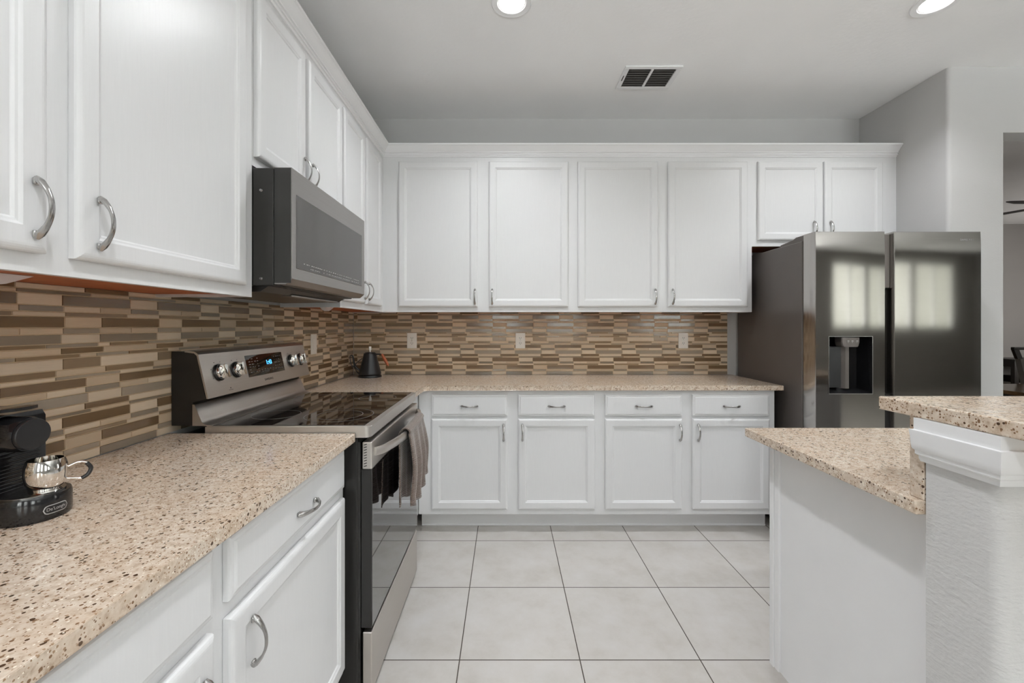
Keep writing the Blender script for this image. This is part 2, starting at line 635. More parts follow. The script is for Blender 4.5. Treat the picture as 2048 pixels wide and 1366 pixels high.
def cabinet(label, loc, rotz, width, depth, z0, z1, doors=(), drawers=(), kind='base', group=None, under=False, toe=0.0, toe_in=0.096, side=None):
    """loc: left end of the face plane (x, y); doors (u0,u1,z0,z1,hu,hz) with absolute heights"""
    nm = 'wall_cabinet' if kind == 'wall' else 'base_cabinet'
    t = thing(nm, label, 'cabinet', (loc[0], loc[1], z0), rotz, group)
    bm = bmesh.new()
    zb = toe if toe else 0.0
    box(bm, 0, width, 0, depth, zb + (0.012 if under else 0), z1 - z0)
    if under:   # face frame and sides drop below the cabinet bottom
        box(bm, 0, width, 0, 0.02, 0, 0.012)
        box(bm, 0, 0.018, 0.02, depth, 0, 0.012)
        box(bm, width - 0.018, width, 0.02, depth, 0, 0.012)
    obj('body', bm, M_WHITE, t)
    if under:
        obj('underside', B(0.018, width - 0.018, 0.02, depth, 0.009, 0.0118), M_UNDER, t)
    if toe:
        bm = bmesh.new()
        box(bm, 0, width, toe_in, toe_in + 0.02, 0, toe)
        box(bm, 0, width, toe_in - 0.006, toe_in, 0, 0.012, 0.002, 1)
        obj('toe_kick', bm, M_WHITE2, t)
    for (u0, u1, a, b, hu, hz) in doors:
        d = obj('door', nested(bmesh.new(), u1 - u0, b - a, DOOR_P, -0.001), M_WHITE, t, (u0, 0, a - z0))
        if hu is not None:
            add_handle(d, hu - u0, hz - a)
    for (u0, u1, a, b, hu, hz) in drawers:
        d = obj('drawer', nested(bmesh.new(), u1 - u0, b - a, DRAW_P, -0.001), M_WHITE, t, (u0, 0, a - z0))
        if hu is not None:
            add_handle(d, hu - u0, hz - a, True)
    return t

YF = 2.945     # face plane of the back wall cabinets
XF = -0.844    # face plane of the left wall cabinets
UB, UT = 1.3755, 2.44
DB, DT = 1.410, 2.402
G1 = 'white wall cabinets'
def bdoors(lst, x0, z0=DB, z1=DT, hz=1.479):
    return [(a - x0, b - x0, z0, z1, h - x0, hz) for a, b, h in lst]
x0 = XF
cabinet('white two-door wall cabinet on the back wall, next to the corner above the black kettle', (XF, YF), 0, 0.457 - XF, 0.30, UB, UT,
        bdoors([(-0.733, -0.194, -0.211), (-0.117, 0.425, -0.094)], XF), kind='wall', group=G1, under=True)
cabinet('white two-door wall cabinet on the back wall, its right end beside the refrigerator', (0.457, YF), 0, 1.683 - 0.457, 0.30, UB, UT,
        bdoors([(0.490, 1.037, 1.014), (1.105, 1.648, 1.133)], 0.457), kind='wall', group=G1, under=True)
cabinet('short white two-door wall cabinet above the refrigerator', (1.683, YF), 0, RX - 1.683, 0.30, 1.8255, UT,
        bdoors([(1.718, 2.160, 2.095), (2.170, 2.570, 2.207)], 1.683, 1.8636, DT, 1.94), kind='wall', group=G1, under=True)
R90 = pi / 2
def ldoors(lst, y0, z0=DB, z1=DT, hz=1.487):
    return [(a - y0, b - y0, z0, z1, (h - y0) if h is not None else None, hz) for a, b, h in lst]
LD = XF - WX - 0.008
cabinet('large white wall cabinet at the left edge, above the coffee machine', (XF, 0.18), R90, 1.4276 - 0.18, LD, UB, UT,
        ldoors([(0.23, 0.777, 0.752), (0.828, 1.374, 0.870)], 0.18), kind='wall', group=G1, under=True)
cabinet('short white two-door wall cabinet above the microwave', (XF, 1.4286), R90, 2.187 - 1.4286, LD, 1.815, UT,
        ldoors([(1.436, 1.776, 1.757), (1.808, 2.174, 1.828)], 1.4286, 1.8455, DT, 1.915), kind='wall', group=G1, under=True)
cabinet('white wall cabinet on the left wall between microwave and corner', (XF, 2.188), R90, YF - 2.188 + 0.29, LD, UB, UT,
        ldoors([(2.201, 2.522, 2.502), (2.559, 2.865, 2.580)], 2.188), kind='wall', group=G1, under=True)

# crown moulding along both runs
prof = [(0.0, 2.436), (0.007, 2.436), (0.009, 2.446), (0.016, 2.4465), (0.0165, 2.452), (0.012, 2.454), (0.013, 2.459), (0.021, 2.4595), (0.0215, 2.465), (0.018, 2.467),
        (0.027, 2.474), (0.036, 2.486), (0.046, 2.496), (0.050, 2.4985), (0.054, 2.500), (0.055, 2.511), (0.0, 2.511)]
bm = bmesh.new()
loft(bm, [[(XF + p, 0.18, z) for p, z in prof], [(XF + p, YF - p, z) for p, z in prof], [(RX - 0.001, YF - p, z) for p, z in prof]])
o = obj('crown_molding', bm, M_WHITE2, smooth=True)
tag(o, 'white crown molding running along the tops of all the wall cabinets', 'molding')

# base cabinets
BF = 2.664
G2 = 'white base cabinets'
ZD0, ZD1, ZW0, ZW1 = 0.149, 0.708, 0.724, 0.857
def bb(x0, lst, hh):
    doors = [(a - x0, b - x0, ZD0, ZD1, h - x0, 0.625) for (a, b), h in zip(lst, hh)]
    draws = [(a - x0, b - x0, ZW0, ZW1, (a + b) / 2 - x0, 0.787) for a, b in lst]
    return doors, draws
d, w = bb(-0.54, [(-0.459, 0.009), (0.075, 0.547)], (-0.014, 0.101))
cabinet('white base cabinet with two drawers over two doors, beside the range in the corner', (-0.54, BF), 0, 0.58 + 0.54, 0.575, 0, 0.883, d, w, group=G2, toe=0.114)
d, w = bb(0.58, [(0.611, 1.085), (1.149, 1.625)], (1.070, 1.181))
cabinet('white base cabinet with two drawers over two doors, next to the refrigerator', (0.58, BF), 0, 1.662 - 0.58, 0.575, 0, 0.883, d, w, group=G2, toe=0.114)
cabinet('plain white corner base cabinet hidden beyond the range', (-0.545, 2.242), R90, 0.99, 0.60, 0, 0.883, group=G2, toe=0.114)
XB = -0.555
cabinet('white base cabinet with one drawer and one door, beside the range under the near countertop', (XB, 0.815), R90, 1.463 - 0.815, 0.59, 0, 0.883,
        [(0.026, 0.623, 0.135, 0.706, 0.091, 0.617)], [(0.026, 0.623, 0.740, 0.866, 0.338, 0.795)], group=G2, toe=0.10)
cabinet('nearest white base cabinet at the bottom left, under the coffee machine counter', (XB, 0.16), R90, 0.655, 0.59, 0, 0.883,
        [(0.035, 0.635, 0.135, 0.712, 0.60, 0.60)], [(0.035, 0.635, 0.740, 0.866, 0.335, 0.795)], group=G2, toe=0.10)

# countertops
def slab(name, pts, z0, z1, label, cat='countertop', bev=0.003):
    bm = prism(bmesh.new(), pts, z0, z1)
    bmesh.ops.bevel(bm, geom=[e for e in bm.edges], offset=bev, segments=2, profile=0.5, affect='EDGES')
    o = obj(name, bm, M_QUARTZ, smooth=False)
    return tag(o, label, cat)
slab('countertop', [(-1.149, -0.25), (-0.530, -0.25), (-0.516, 1.0), (-0.514, 1.4685), (-1.149, 1.4685)], 0.884, 0.914,
     'speckled beige quartz countertop under the coffee machine, left of the range')
slab('countertop', [(-1.149, 2.241), (-0.503, 2.241), (-0.503, 2.605), (-0.475, 2.634), (1.702, 2.634), (1.702, 3.244), (-1.149, 3.244)], 0.884, 0.914,
     'L-shaped speckled beige quartz countertop along the back wall under the outlets')

# ------------------------------------------------------------------ mosaic backsplashes
ROWS = [23, 15, 27, 10, 14, 27, 8, 16, 26, 15, 23, 8, 15, 27, 9, 15, 9]
G = 0.0019
PER = 0.3048
cream, sand, tan = srgb(222, 203, 178), srgb(206, 184, 156), srgb(180, 156, 126)
brown, dbrown, umber = srgb(138, 114, 86), srgb(120, 96, 70), srgb(150, 128, 102)
grey, dgrey = srgb(160, 146, 128), srgb(138, 124, 107)
rnd = random.Random(21)
LIGHT, DARK = [(cream, 0), (cream, 0), (cream, 0), (sand, 0), (sand, 0)], [(brown, 1), (dbrown, 1), (umber, 1), (grey, 1), (dgrey, 1)]
def make_row(hgt):
    """one 12 inch repeat: list of (share, colour, gloss, is_dark)"""
    if hgt >= 22:
        k = rnd.choice([(0.66, 0.34), (0.64, 0.36), (0.70, 0.30)])
        kinds = rnd.choice([(0, 1), (0, 1), (1, 0)])
    elif hgt >= 13:
        k = rnd.choice([(0.38, 0.62), (0.33, 0.34, 0.33), (0.55, 0.45)])
        kinds = rnd.choice([(1, 0, 1), (1, 0, 0), (0, 1, 0)])
    else:
        k = rnd.choice([(0.5, 0.16, 0.34), (0.6, 0.4), (0.45, 0.12, 0.43)])
        kinds = (1, 0, 1)
    return [(q, *rnd.choice(DARK if kinds[i] else LIGHT), kinds[i]) for i, q in enumerate(k)]
def cell(off, row, u):
    u = (u - off) % PER
    for q, c_, g_, d_ in row:
        if u < q * PER:
            return c_, d_
        u -= q * PER
    return row[-1][1], row[-1][3]
SHEET = []
for i, hgt in enumerate(ROWS):
    best = None
    for trial in range(60):
        row, off = make_row(hgt), rnd.random() * PER
        if i == 0:
            row, off = [(0.65, dgrey, 1, 1), (0.35, cream, 0, 0)], 0.0
        cost = 0
        for prev in SHEET[-1:] + (SHEET[:1] if i == len(ROWS) - 1 else []):
            for k in range(24):
                c1, d1_ = cell(off, row, k * PER / 24)
                c0, d0_ = cell(prev[1], prev[2], k * PER / 24)
                cost += (2 if c1 == c0 else 0) + (1 if d1_ == d0_ else 0)
        if best is None or cost < best[0]:
            best = (cost, off, row)
    SHEET.append((hgt / 1000, best[1], best[2]))

def mosaic(name, U0, U1, Z0, Z1, to_world, label, seed):
    """to_world(u, out, z) -> point"""
    rr = random.Random(seed)
    bm = bmesh.new()
    lay = bm.loops.layers.float_color.new('tile')
    def quadset(u0, u1, z0, z1, col, gl):
        h0, h1, b = 0.0035, 0.0075, 0.0007
        lo = [bm.verts.new(to_world(*p)) for p in ((u0, h0, z0), (u1, h0, z0), (u1, h0, z1), (u0, h0, z1))]
        hi = [bm.verts.new(to_world(*p)) for p in ((u0 + b, h1, z0 + b), (u1 - b, h1, z0 + b), (u1 - b, h1, z1 - b), (u0 + b, h1, z1 - b))]
        fs = [bm.faces.new(hi)]
        for i in range(4):
            j = (i + 1) % 4
            fs.append(bm.faces.new([lo[i], lo[j], hi[j], hi[i]]))
        k = 1 + rr.uniform(-0.09, 0.09)
        c = (col[0] * k, col[1] * k, col[2] * k, gl)
        for f in fs:
            f.material_index = 0
            for l in f.loops:
                l[lay] = c
    z = Z0
    ri = 0
    while z < Z1 - 0.004:
        hgt, off, row = SHEET[ri % len(SHEET)]
        z1 = min(z + hgt, Z1)
        n0 = int((U0 - off) // PER) - 1
        u = off + n0 * PER
        while u < U1:
            for share, col, gl, _ in row:
                ua, ub = u, u + share * PER
                u = ub
                a, b_ = max(ua + G / 2, U0 + 0.001), min(ub - G / 2, U1 - 0.001)
                if b_ - a > 0.004:
                    quadset(a, b_, z, z1, col, gl)
        z = z1 + G
        ri += 1
    # grout bed
    vs = [bm.verts.new(to_world(*p)) for p in ((U0, 0.0006, Z0), (U1, 0.0006, Z0), (U1, 0.0006, Z1), (U0, 0.0006, Z1), (U0, 0.005, Z0), (U1, 0.005, Z0), (U1, 0.005, Z1), (U0, 0.005, Z1))]
    for q in ((0, 3, 2, 1), (4, 5, 6, 7), (0, 1, 5, 4), (1, 2, 6, 5), (2, 3, 7, 6), (3, 0, 4, 7)):
        f = bm.faces.new([vs[i] for i in q])
        f.material_index = 1
        for l in f.loops:
            l[lay] = (*srgb(186, 156, 118)[:3], 0)
    return tag(obj(name, bm, [M_MOSAIC, M_GROUT]), label, 'backsplash')
mosaic('backsplash', WX + 0.009, 1.6715, 0.915, 1.384, lambda u, o, z: (u, WY - o, z), 'mosaic backsplash of brown, grey and cream strips on the back wall', 3)
mosaic('backsplash', -0.25, WY - 0.009, 0.915, 1.384, lambda u, o, z: (WX + o, u, z), 'mosaic backsplash of brown, grey and cream strips on the left wall behind the range', 5)

# ------------------------------------------------------------------ outlets and switch
def outlet(x, label, z=1.169):
    t = thing('outlet', label, 'outlet', (x, WY - 0.0078, z), 0, 'outlets on the back wall mosaic')
    obj('cover_plate', B(-0.037, 0.037, -0.006, 0, -0.058, 0.058, 0.003, 2), M_PLATE, t)
    for s in (-1, 1):
        bm = bmesh.new()
        pts = []
        for k in range(24):
            a = 2 * pi * k / 24
            pts.append((0.0165 * cos(a), -0.0065, s * 0.0195 + max(-0.0125, min(0.0125, 0.0165 * sin(a)))))
        loft(bm, [[(p[0], -0.006, p[2]) for p in pts], [(p[0], -0.0075, p[2]) for p in pts]])
        q = obj('socket', bm, M_PLATE, t)
        bm = bmesh.new()
        for dx in (-0.0065, 0.0065):
            box(bm, dx - 0.0015, dx + 0.0015, -0.0078, -0.0074, s * 0.0195 - 0.002, s * 0.0195 + 0.007)
        box(bm, -0.0022, 0.0022, -0.0078, -0.0074, s * 0.0195 - 0.0095, s * 0.0195 - 0.005)
        obj('slots', bm, M_SLOT, q)
    obj('screw', lathe(bmesh.new(), [(0, -0.0072), (0.003, -0.007), (0.003, -0.006)], 12, axis='y'), M_CHROME, t)
outlet(-0.709, 'pale outlet on the back wall right of the kettle')
outlet(0.108, 'pale outlet in the middle of the back wall')
outlet(1.336, 'pale outlet on the back wall nearest the refrigerator')
t = thing('light_switch', 'pale rocker switch plate on the left wall beyond the range', 'switch', (WX + 0.0078, 2.566, 1.172), R90)
obj('cover_plate', B(-0.038, 0.038, -0.006, 0, -0.060, 0.060, 0.003, 2), M_PLATE, t)
obj('rocker', B(-0.0165, 0.0165, -0.009, -0.006, -0.033, 0.033, 0.0015, 2), M_PLATE, t)

# ------------------------------------------------------------------ under cabinet brackets
for (x, y, lab) in ((-1.0, 0.83, 'small white plastic bracket under the nearest wall cabinet'), (-0.96, 2.30, 'small white plastic bracket under the wall cabinet beyond the microwave')):
    bm = bmesh.new()
    loft(bm, [[(x - 0.012, y + s, 1.3835 - h) for s, h in ((-0.07, 0), (-0.05, 0.008), (-0.02, 0.02), (0.0, 0.024), (0.02, 0.02), (0.05, 0.008), (0.07, 0))],
              [(x + 0.012, y + s, 1.3835 - h) for s, h in ((-0.07, 0), (-0.05, 0.008), (-0.02, 0.02), (0.0, 0.024), (0.02, 0.02), (0.05, 0.008), (0.07, 0))]])
    tag(obj('bracket', bm, M_WHITE2), lab, 'bracket')

# ------------------------------------------------------------------ microwave
my0, my1 = 1.4295, 2.158
mxf = -0.711
mz0, mz1 = 1.4375, 1.8075
t = thing('microwave', 'stainless over-the-range microwave with dark window, hung above the range', 'microwave', (0, 0, 0))
t.location = (-0.95, (my0 + my1) / 2, mz0)
OX, OY, OZ = t.location
def W(bm):
    bmesh.ops.translate(bm, verts=bm.verts, vec=(-OX, -OY, -OZ))
    return bm
bm = bmesh.new()
box(bm, WX + 0.002, -0.845, my0, my1, 1.415, 1.812, 0.002, 1)
box(bm, -0.8425, -0.7735, my0, my1, 1.415, 1.806, 0.002, 1)
obj('body', W(bm), M_MWSIDE, t)
bm = bmesh.new()   # bottom pan with vent
loft(bm, [[(-1.12, y, 1.4148), (-0.80, y, 1.4148), (-0.83, y, 1.396), (-1.10, y, 1.392)] for y in (my0 + 0.02, my1 - 0.03)])
obj('bottom_vent', W(bm), M_BLACK, t)
bm = B(-0.86, -0.82, my0 + 0.22, my1 - 0.06, 1.3925, 1.4005, 0.002, 1)
obj('work_light_cover', W(bm), M_STEEL_MW, t)
bm = bmesh.new()   # door: stainless frame with chamfered lower edge, dark edge behind
loft(bm, [[(-0.7705, y, 1.419), (-0.733, y, 1.419), (-0.730, y, 1.421), (mxf, y, mz0), (mxf, y, mz1 - 0.002), (mxf - 0.002, y, mz1), (-0.7705, y, mz1)] for y in (my0 + 0.0005, my1)])
md = obj('door', W(bm), M_STEEL_MW, t)
bm = B(-0.7695, mxf - 0.004, my0 - 0.0012, my0 + 0.0003, 1.423, mz1 - 0.002)
obj('door_side', W(bm), M_MWSIDE, md)
bm = B(mxf - 0.003, mxf + 0.0012, 1.457, 2.118, 1.474, 1.726, 0.002, 1)
mw = obj('window', W(bm), M_GLASS_MW, md)
bm = bmesh.new()
rr = random.Random(4)
for row, zc in enumerate((1.498, 1.486)):
    y = 1.51
    while y < 2.06:
        wd_ = rr.choice((0.004, 0.007, 0.011, 0.014))
        if rr.random() < 0.85:
            box(bm, mxf + 0.0012, mxf + 0.0016, y, y + wd_, zc - 0.0015, zc + 0.0012)
        y += wd_ + rr.choice((0.006, 0.009, 0.014))
obj('control_print', W(bm), M_PRINTW, mw)
for z in (1.7315, 1.438):
    bm = lathe(bmesh.new(), [(0, -0.0035), (0.004, -0.003), (0.006, 0)], 14, c=(-0.815, my0, z), axis='y')
    obj('screw', W(bm), M_CHROME, t)
t.location = (OX, OY, OZ)

# ------------------------------------------------------------------ range
ry0, ry1 = 1.472, 2.233
rz = 0.937
fx = -0.4655
t = thing('range', 'stainless electric range with black glass cooktop on the left wall', 'range', (-0.8, (ry0 + ry1) / 2, 0))
OX, OY, OZ = t.location
bm = bmesh.new()
box(bm, WX + 0.01, -0.509, ry0 + 0.002, ry1 - 0.002, 0.03, 0.897, 0.003, 1)
box(bm, -0.509, -0.500, ry0 + 0.006, ry1 - 0.006, 0.03, 0.880)
for a, b in ((-1.10, ry0 + 0.03), (-1.10, ry1 - 0.07), (-0.60, ry0 + 0.03), (-0.60, ry1 - 0.07)):
    box(bm, a, a + 0.04, b, b + 0.04, 0.0, 0.03)
obj('body', W(bm), M_BLACK, t)
# cooktop: steel rim and glass
bm = bmesh.new()
bx0 = -1.03
pts = [(bx0, ry0), (fx - 0.02, ry0)]
for k in range(1, 6):
    a = -pi / 2 + pi / 2 * k / 5
    pts.append((fx - 0.02 + 0.02 * cos(a), ry0 + 0.02 + 0.02 * sin(a)))
for k in range(0, 6):
    a = pi / 2 * k / 5
    pts.append((fx - 0.02 + 0.02 * cos(a), ry1 - 0.02 + 0.02 * sin(a)))
pts.append((bx0, ry1))
prism(bm, pts, 0.8975, rz)
bmesh.ops.bevel(bm, geom=[e for e in bm.edges if abs(e.verts[0].co.z - rz) < 1e-4 and abs(e.verts[1].co.z - rz) < 1e-4], offset=0.003, segments=2, affect='EDGES')
ck = obj('cooktop_rim', W(bm), M_STEEL, t, smooth=True)
bm = B(-1.022, fx - 0.022, ry0 + 0.012, ry1 - 0.012, rz - 0.004, rz + 0.0012, 0.001, 1)
ck = obj('cooktop_glass', W(bm), M_GLASS_B, t)
for (x, y, r_) in ((-0.64, 1.655, 0.125), (-0.61, 2.045, 0.085), (-0.885, 1.66, 0.085), (-0.885, 2.03, 0.105), (-0.64, 1.655, 0.085)):
    bm = lathe(bmesh.new(), [(r_ - 0.0012, rz + 0.0013), (r_ - 0.001, rz + 0.0016), (r_ + 0.001, rz + 0.0016), (r_ + 0.0012, rz + 0.0013)], 72, c=(x, y, 0))
    obj('burner_ring', W(bm), M_RING, ck)
# backguard
Z1b = 1.192
bm = bmesh.new()
side = [(-1.148, 0.9375), (-1.035, 0.9375), (-1.052, 0.955), (-1.070, 1.005), (-1.075, 1.018), (-1.032, 1.028), (-1.060, 1.180), (-1.070, 1.1895), (-1.148, Z1b)]
loft(bm, [[(x, y, z) for x, z in side] for y in (ry0 + 0.004, ry1 - 0.004)])
bg = obj('backguard', W(bm), M_BLACK, t)
# slanted control fascia
def slant(dx, z):      # x of the fascia plane at height z
    return -1.0195 + dx + (z - 1.030) / (1.186 - 1.030) * (-0.0355)
fas = [(slant(-0.006, 1.0305), 1.0305), (slant(0, 1.0300), 1.0300), (slant(0, 1.182), 1.182), (slant(-0.004, 1.188), 1.188), (slant(-0.012, 1.190), 1.1925), (-1.100, 1.196), (-1.100, 1.190), (slant(-0.014, 1.184), 1.186), (slant(-0.006, 1.178), 1.178)]
bm = loft(bmesh.new(), [[(x, y, z) for x, z in fas] for y in (ry0, ry1)])
fascia = obj('control_panel', W(bm), M_STEEL, t)
# lower apron that curves into the cooktop
apr = [(-1.070, 1.0105), (-1.067, 1.0075), (-1.046, 0.958), (-1.043, 0.951), (-1.036, 0.944), (-1.026, 0.9405), (-1.010, 0.9395), (-1.010, 0.9375), (-1.075, 0.9375), (-1.075, 1.0105)]
bm = loft(bmesh.new(), [[(x, y, z) for x, z in apr] for y in (ry0 + 0.002, ry1 - 0.002)])
obj('apron', W(bm), M_STEEL, t, smooth=True)
nrm = Vector((0.156, 0, 0.0355)).normalized()
upv = Vector((-0.0355, 0, 0.156)).normalized()
def fmat(y, z, lift=0.0):
    p = Vector((slant(0, z), y, z)) + nrm * lift - Vector((OX, OY, OZ))
    return frame_mat(p, (0, 1, 0), upv)
bm = B(-0.14, 0.14, -0.044, 0.044, 0.0, 0.0012, 0.0005, 1)
bmesh.ops.transform(bm, matrix=fmat(1.862, 1.117), verts=bm.verts)
disp = obj('display', bm, M_GLASS_B, fascia)
text_obj('clock_digits', '1:43', 0.026, M_BLUE, disp, fmat(1.885, 1.122, 0.0015))
bm = bmesh.new()
rr = random.Random(11)
for (u0, u1, v0, v1, nx, ny) in ((-0.128, -0.05, -0.032, 0.034, 4, 6), (0.062, 0.128, -0.034, 0.034, 4, 5), (-0.045, 0.055, -0.034, -0.018, 5, 2)):
    for i in range(nx):
        for j in range(ny):
            if rr.random() < 0.15:
                continue
            u = u0 + (u1 - u0) * (i + 0.3) / nx
            v = v0 + (v1 - v0) * (j + 0.5) / ny
            box(bm, u, u + rr.choice((0.004, 0.008, 0.011)), v - 0.0012, v + 0.0012, 0.0012, 0.0016)
bmesh.ops.transform(bm, matrix=fmat(1.862, 1.117), verts=bm.verts)
obj('button_print', bm, M_PRINTW, disp)
text_obj('brand_lettering', 'SAMSUNG', 0.013, M_PRINT, fascia, fmat(1.86, 1.052, 0.0002), width=0.066)
bm = bmesh.new()
box(bm, -0.0022, 0.0022, 0.0, 0.0045, 0, 0.0004)
bmesh.ops.transform(bm, matrix=fmat(1.600, 1.048), verts=bm.verts)
obj('warning_mark', bm, M_PRINT, fascia)
bm = B(-0.012, 0.012, -0.0055, -0.0040, 0, 0.0004)
bmesh.ops.transform(bm, matrix=fmat(1.600, 1.048), verts=bm.verts)
obj('warning_text', bm, M_PRINT, fascia)
for yk in (1.556, 1.655, 2.075, 2.165):
    bm = lathe(bmesh.new(), [(0, 0.0), (0.030, 0.0), (0.031, 0.004), (0.029, 0.008), (0, 0.008)], 40)
    bmesh.ops.transform(bm, matrix=fmat(yk, 1.112), verts=bm.verts)
    skirt = obj('knob', bm, M_BLACK, fascia, smooth=True)
    for k in range(6):
        a = -pi * 0.15 + k * pi * 1.3 / 5
        rad = 0.041
        s_ = 0.0026 if k % 3 == 0 else 0.0016
        bm = B(rad * cos(a) - s_, rad * cos(a) + s_, rad * sin(a) - 0.0012, rad * sin(a) + 0.0012, 0, 0.0004)
        bmesh.ops.transform(bm, matrix=fmat(yk, 1.112), verts=bm.verts)
        obj('dial_mark', bm, M_PRINT, skirt)
    bm = lathe(bmesh.new(), [(0.0, 0.008), (0.0265, 0.008), (0.0265, 0.012), (0.0245, 0.0155), (0.018, 0.018), (0.0, 0.019)], 40)
    box(bm, -0.0075, 0.0075, -0.026, 0.026, 0.012, 0.034, 0.003, 2)
    bmesh.ops.transform(bm, matrix=fmat(yk, 1.112) @ Matrix.Rotation(radians(6), 4, 'Z'), verts=bm.verts)
    obj('knob_cap', bm, M_POLISH, skirt, smooth=True)
# oven door
bm = B(-0.4995, fx + 0.004, ry0 + 0.006, ry1 - 0.004, 0.24, 0.788, 0.003, 1)
od = obj('oven_door', W(bm), M_BLACK, t)
bm = B(fx + 0.0035, fx + 0.0055, ry0 + 0.008, ry1 - 0.006, 0.246, 0.787)
obj('door_glass', W(bm), M_GLASS_OVEN, od)
bm = B(-0.4935, fx + 0.006, ry0 + 0.002, ry1 - 0.003, 0.7885, 0.882, 0.004, 2)
tp = obj('door_top_panel', W(bm), M_STEEL, od)
bm = bmesh.new()
for k in range(9):
    z = 0.797 + k * 0.0092
    xx = -0.482
    loft(bm, [[(xx - 0.005, ry0 + q, z), (xx + 0.005, ry0 + q, z + 0.003), (xx + 0.005, ry0 + q, z + 0.006), (xx - 0.005, ry0 + q, z + 0.003)] for q in (0.0012, 0.0022)])
obj('side_vents', W(bm), M_SLOT, tp)
# bowed handle
hz = 0.842
rings = []
N = 28
for i in range(N + 1):
    s = i / N
    y = 1.500 + s * (2.205 - 1.500)
    e = abs(2 * s - 1)
    x = -0.448 + 0.046 * (1 - e ** 2.6)
    if i in (0, N):
        x = -0.460
    hw, hh = 0.008, 0.0145
    rings.append([(x + hw * cx, y, hz + hh * cz) for cx, cz in ((-1, -0.7), (-0.5, -1), (0.6, -1), (1, -0.6), (1.15, 0), (1, 0.6), (0.6, 1), (-0.5, 1), (-1, 0.7))])
bm = loft(bmesh.new(), rings)
obj('door_handle', W(bm), M_STEEL, od, smooth=True)
# lower drawer
bm = B(-0.4935, fx + 0.004, ry0 + 0.006, ry1 - 0.004, 0.018, 0.226, 0.003, 1)
obj('storage_drawer', W(bm), M_STEEL, t)

# ------------------------------------------------------------------ towel over the oven handle
bm = bmesh.new()
NU, path = 44, []
for k in range(15):      # rear drop
    z = 0.555 + (0.845 - 0.555) * k / 14
    path.append((-0.4305, z, 'r', k / 14))
for k in range(1, 8):    # over the bar
    a = pi - pi * k / 8
    path.append((-0.4065 + 0.021 * cos(a), 0.846 + 0.022 * sin(a), 't', 0))
for k in range(17):      # front drop
    z = 0.845 - (0.845 - 0.570) * k / 16
    path.append((-0.3855 + 0.012 * sin(pi * min(1, k / 14)), z, 'f', k / 16))
rows = []
for (x, z, kind, s) in path:
    row = []
    for i in range(NU + 1):
        u = i / NU
        if kind == 'r':
            am, wid = 0.007 * (1 - s), 1.0
            x_ = x + am * sin(u * 2 * pi * 4 + 1)
            spread = 0.34 - 0.02 * s
            zz = z + 0.018 * sin(u * 2 * pi * 1.5) * (1 - s)
        elif kind == 'f':
            am = 0.004 + 0.009 * s
            x_ = x - 0.006 + am * (0.9 + sin(u * 2 * pi * 3.5)) * (0.35 + 0.65 * min(1, s * 2.5))
            spread = 0.32 + 0.03 * s
            zz = z - 0.020 * sin(u * pi * 1.3 + 0.4) * s
        else:
            x_ = x
            spread = 0.32
            zz = z
        y = 1.885 + (u - 0.5) * spread
        bar = -0.448 + 0.046 * (1 - abs(2 * (y - 1.5) / 0.705 - 1) ** 2.6)
        row.append(bm.verts.new((x_ + (bar + 0.4065), y, zz)))
    rows.append(row)
for a, b in zip(rows, rows[1:]):
    for i in range(NU):
        bm.faces.new([a[i], a[i + 1], b[i + 1], b[i]])
ob = obj('towel', bm, M_TOWEL, smooth=True)
md_ = ob.modifiers.new('thick', 'SOLIDIFY')
md_.thickness = 0.0045
md_.offset = 0
tag(ob, 'taupe waffle-weave dish towel draped over the oven door handle', 'towel')

# ------------------------------------------------------------------ refrigerator
fy = 2.409
t = thing('refrigerator', 'dark stainless side-by-side refrigerator with ice dispenser at the right', 'refrigerator', (2.2, 2.9, 0))
OX, OY, OZ = t.location
X0, X1 = 1.735, 2.669
bm = bmesh.new()
box(bm, X0, X1, 2.519, 3.22, 0.03, 1.778, 0.004, 1)
for a in (X0 + 0.05, X1 - 0.1):
    for b in (2.56, 3.1):
        box(bm, a, a + 0.05, b, b + 0.05, 0, 0.03)
obj('body', W(bm), M_GREYSIDE, t)
for q in ((X0 + 0.012, X0 + 0.12), (X1 - 0.12, X1 - 0.012)):
    bm = bmesh.new()
    loft(bm, [[(x, 2.44, 1.7785), (x, 2.74, 1.7785), (x, 2.735, 1.792), (x, 2.62, 1.801), (x, 2.59, 1.812), (x, 2.47, 1.812), (x, 2.44, 1.808)] for x in q])
    obj('hinge_cover', W(bm), M_GREYSIDE, t)

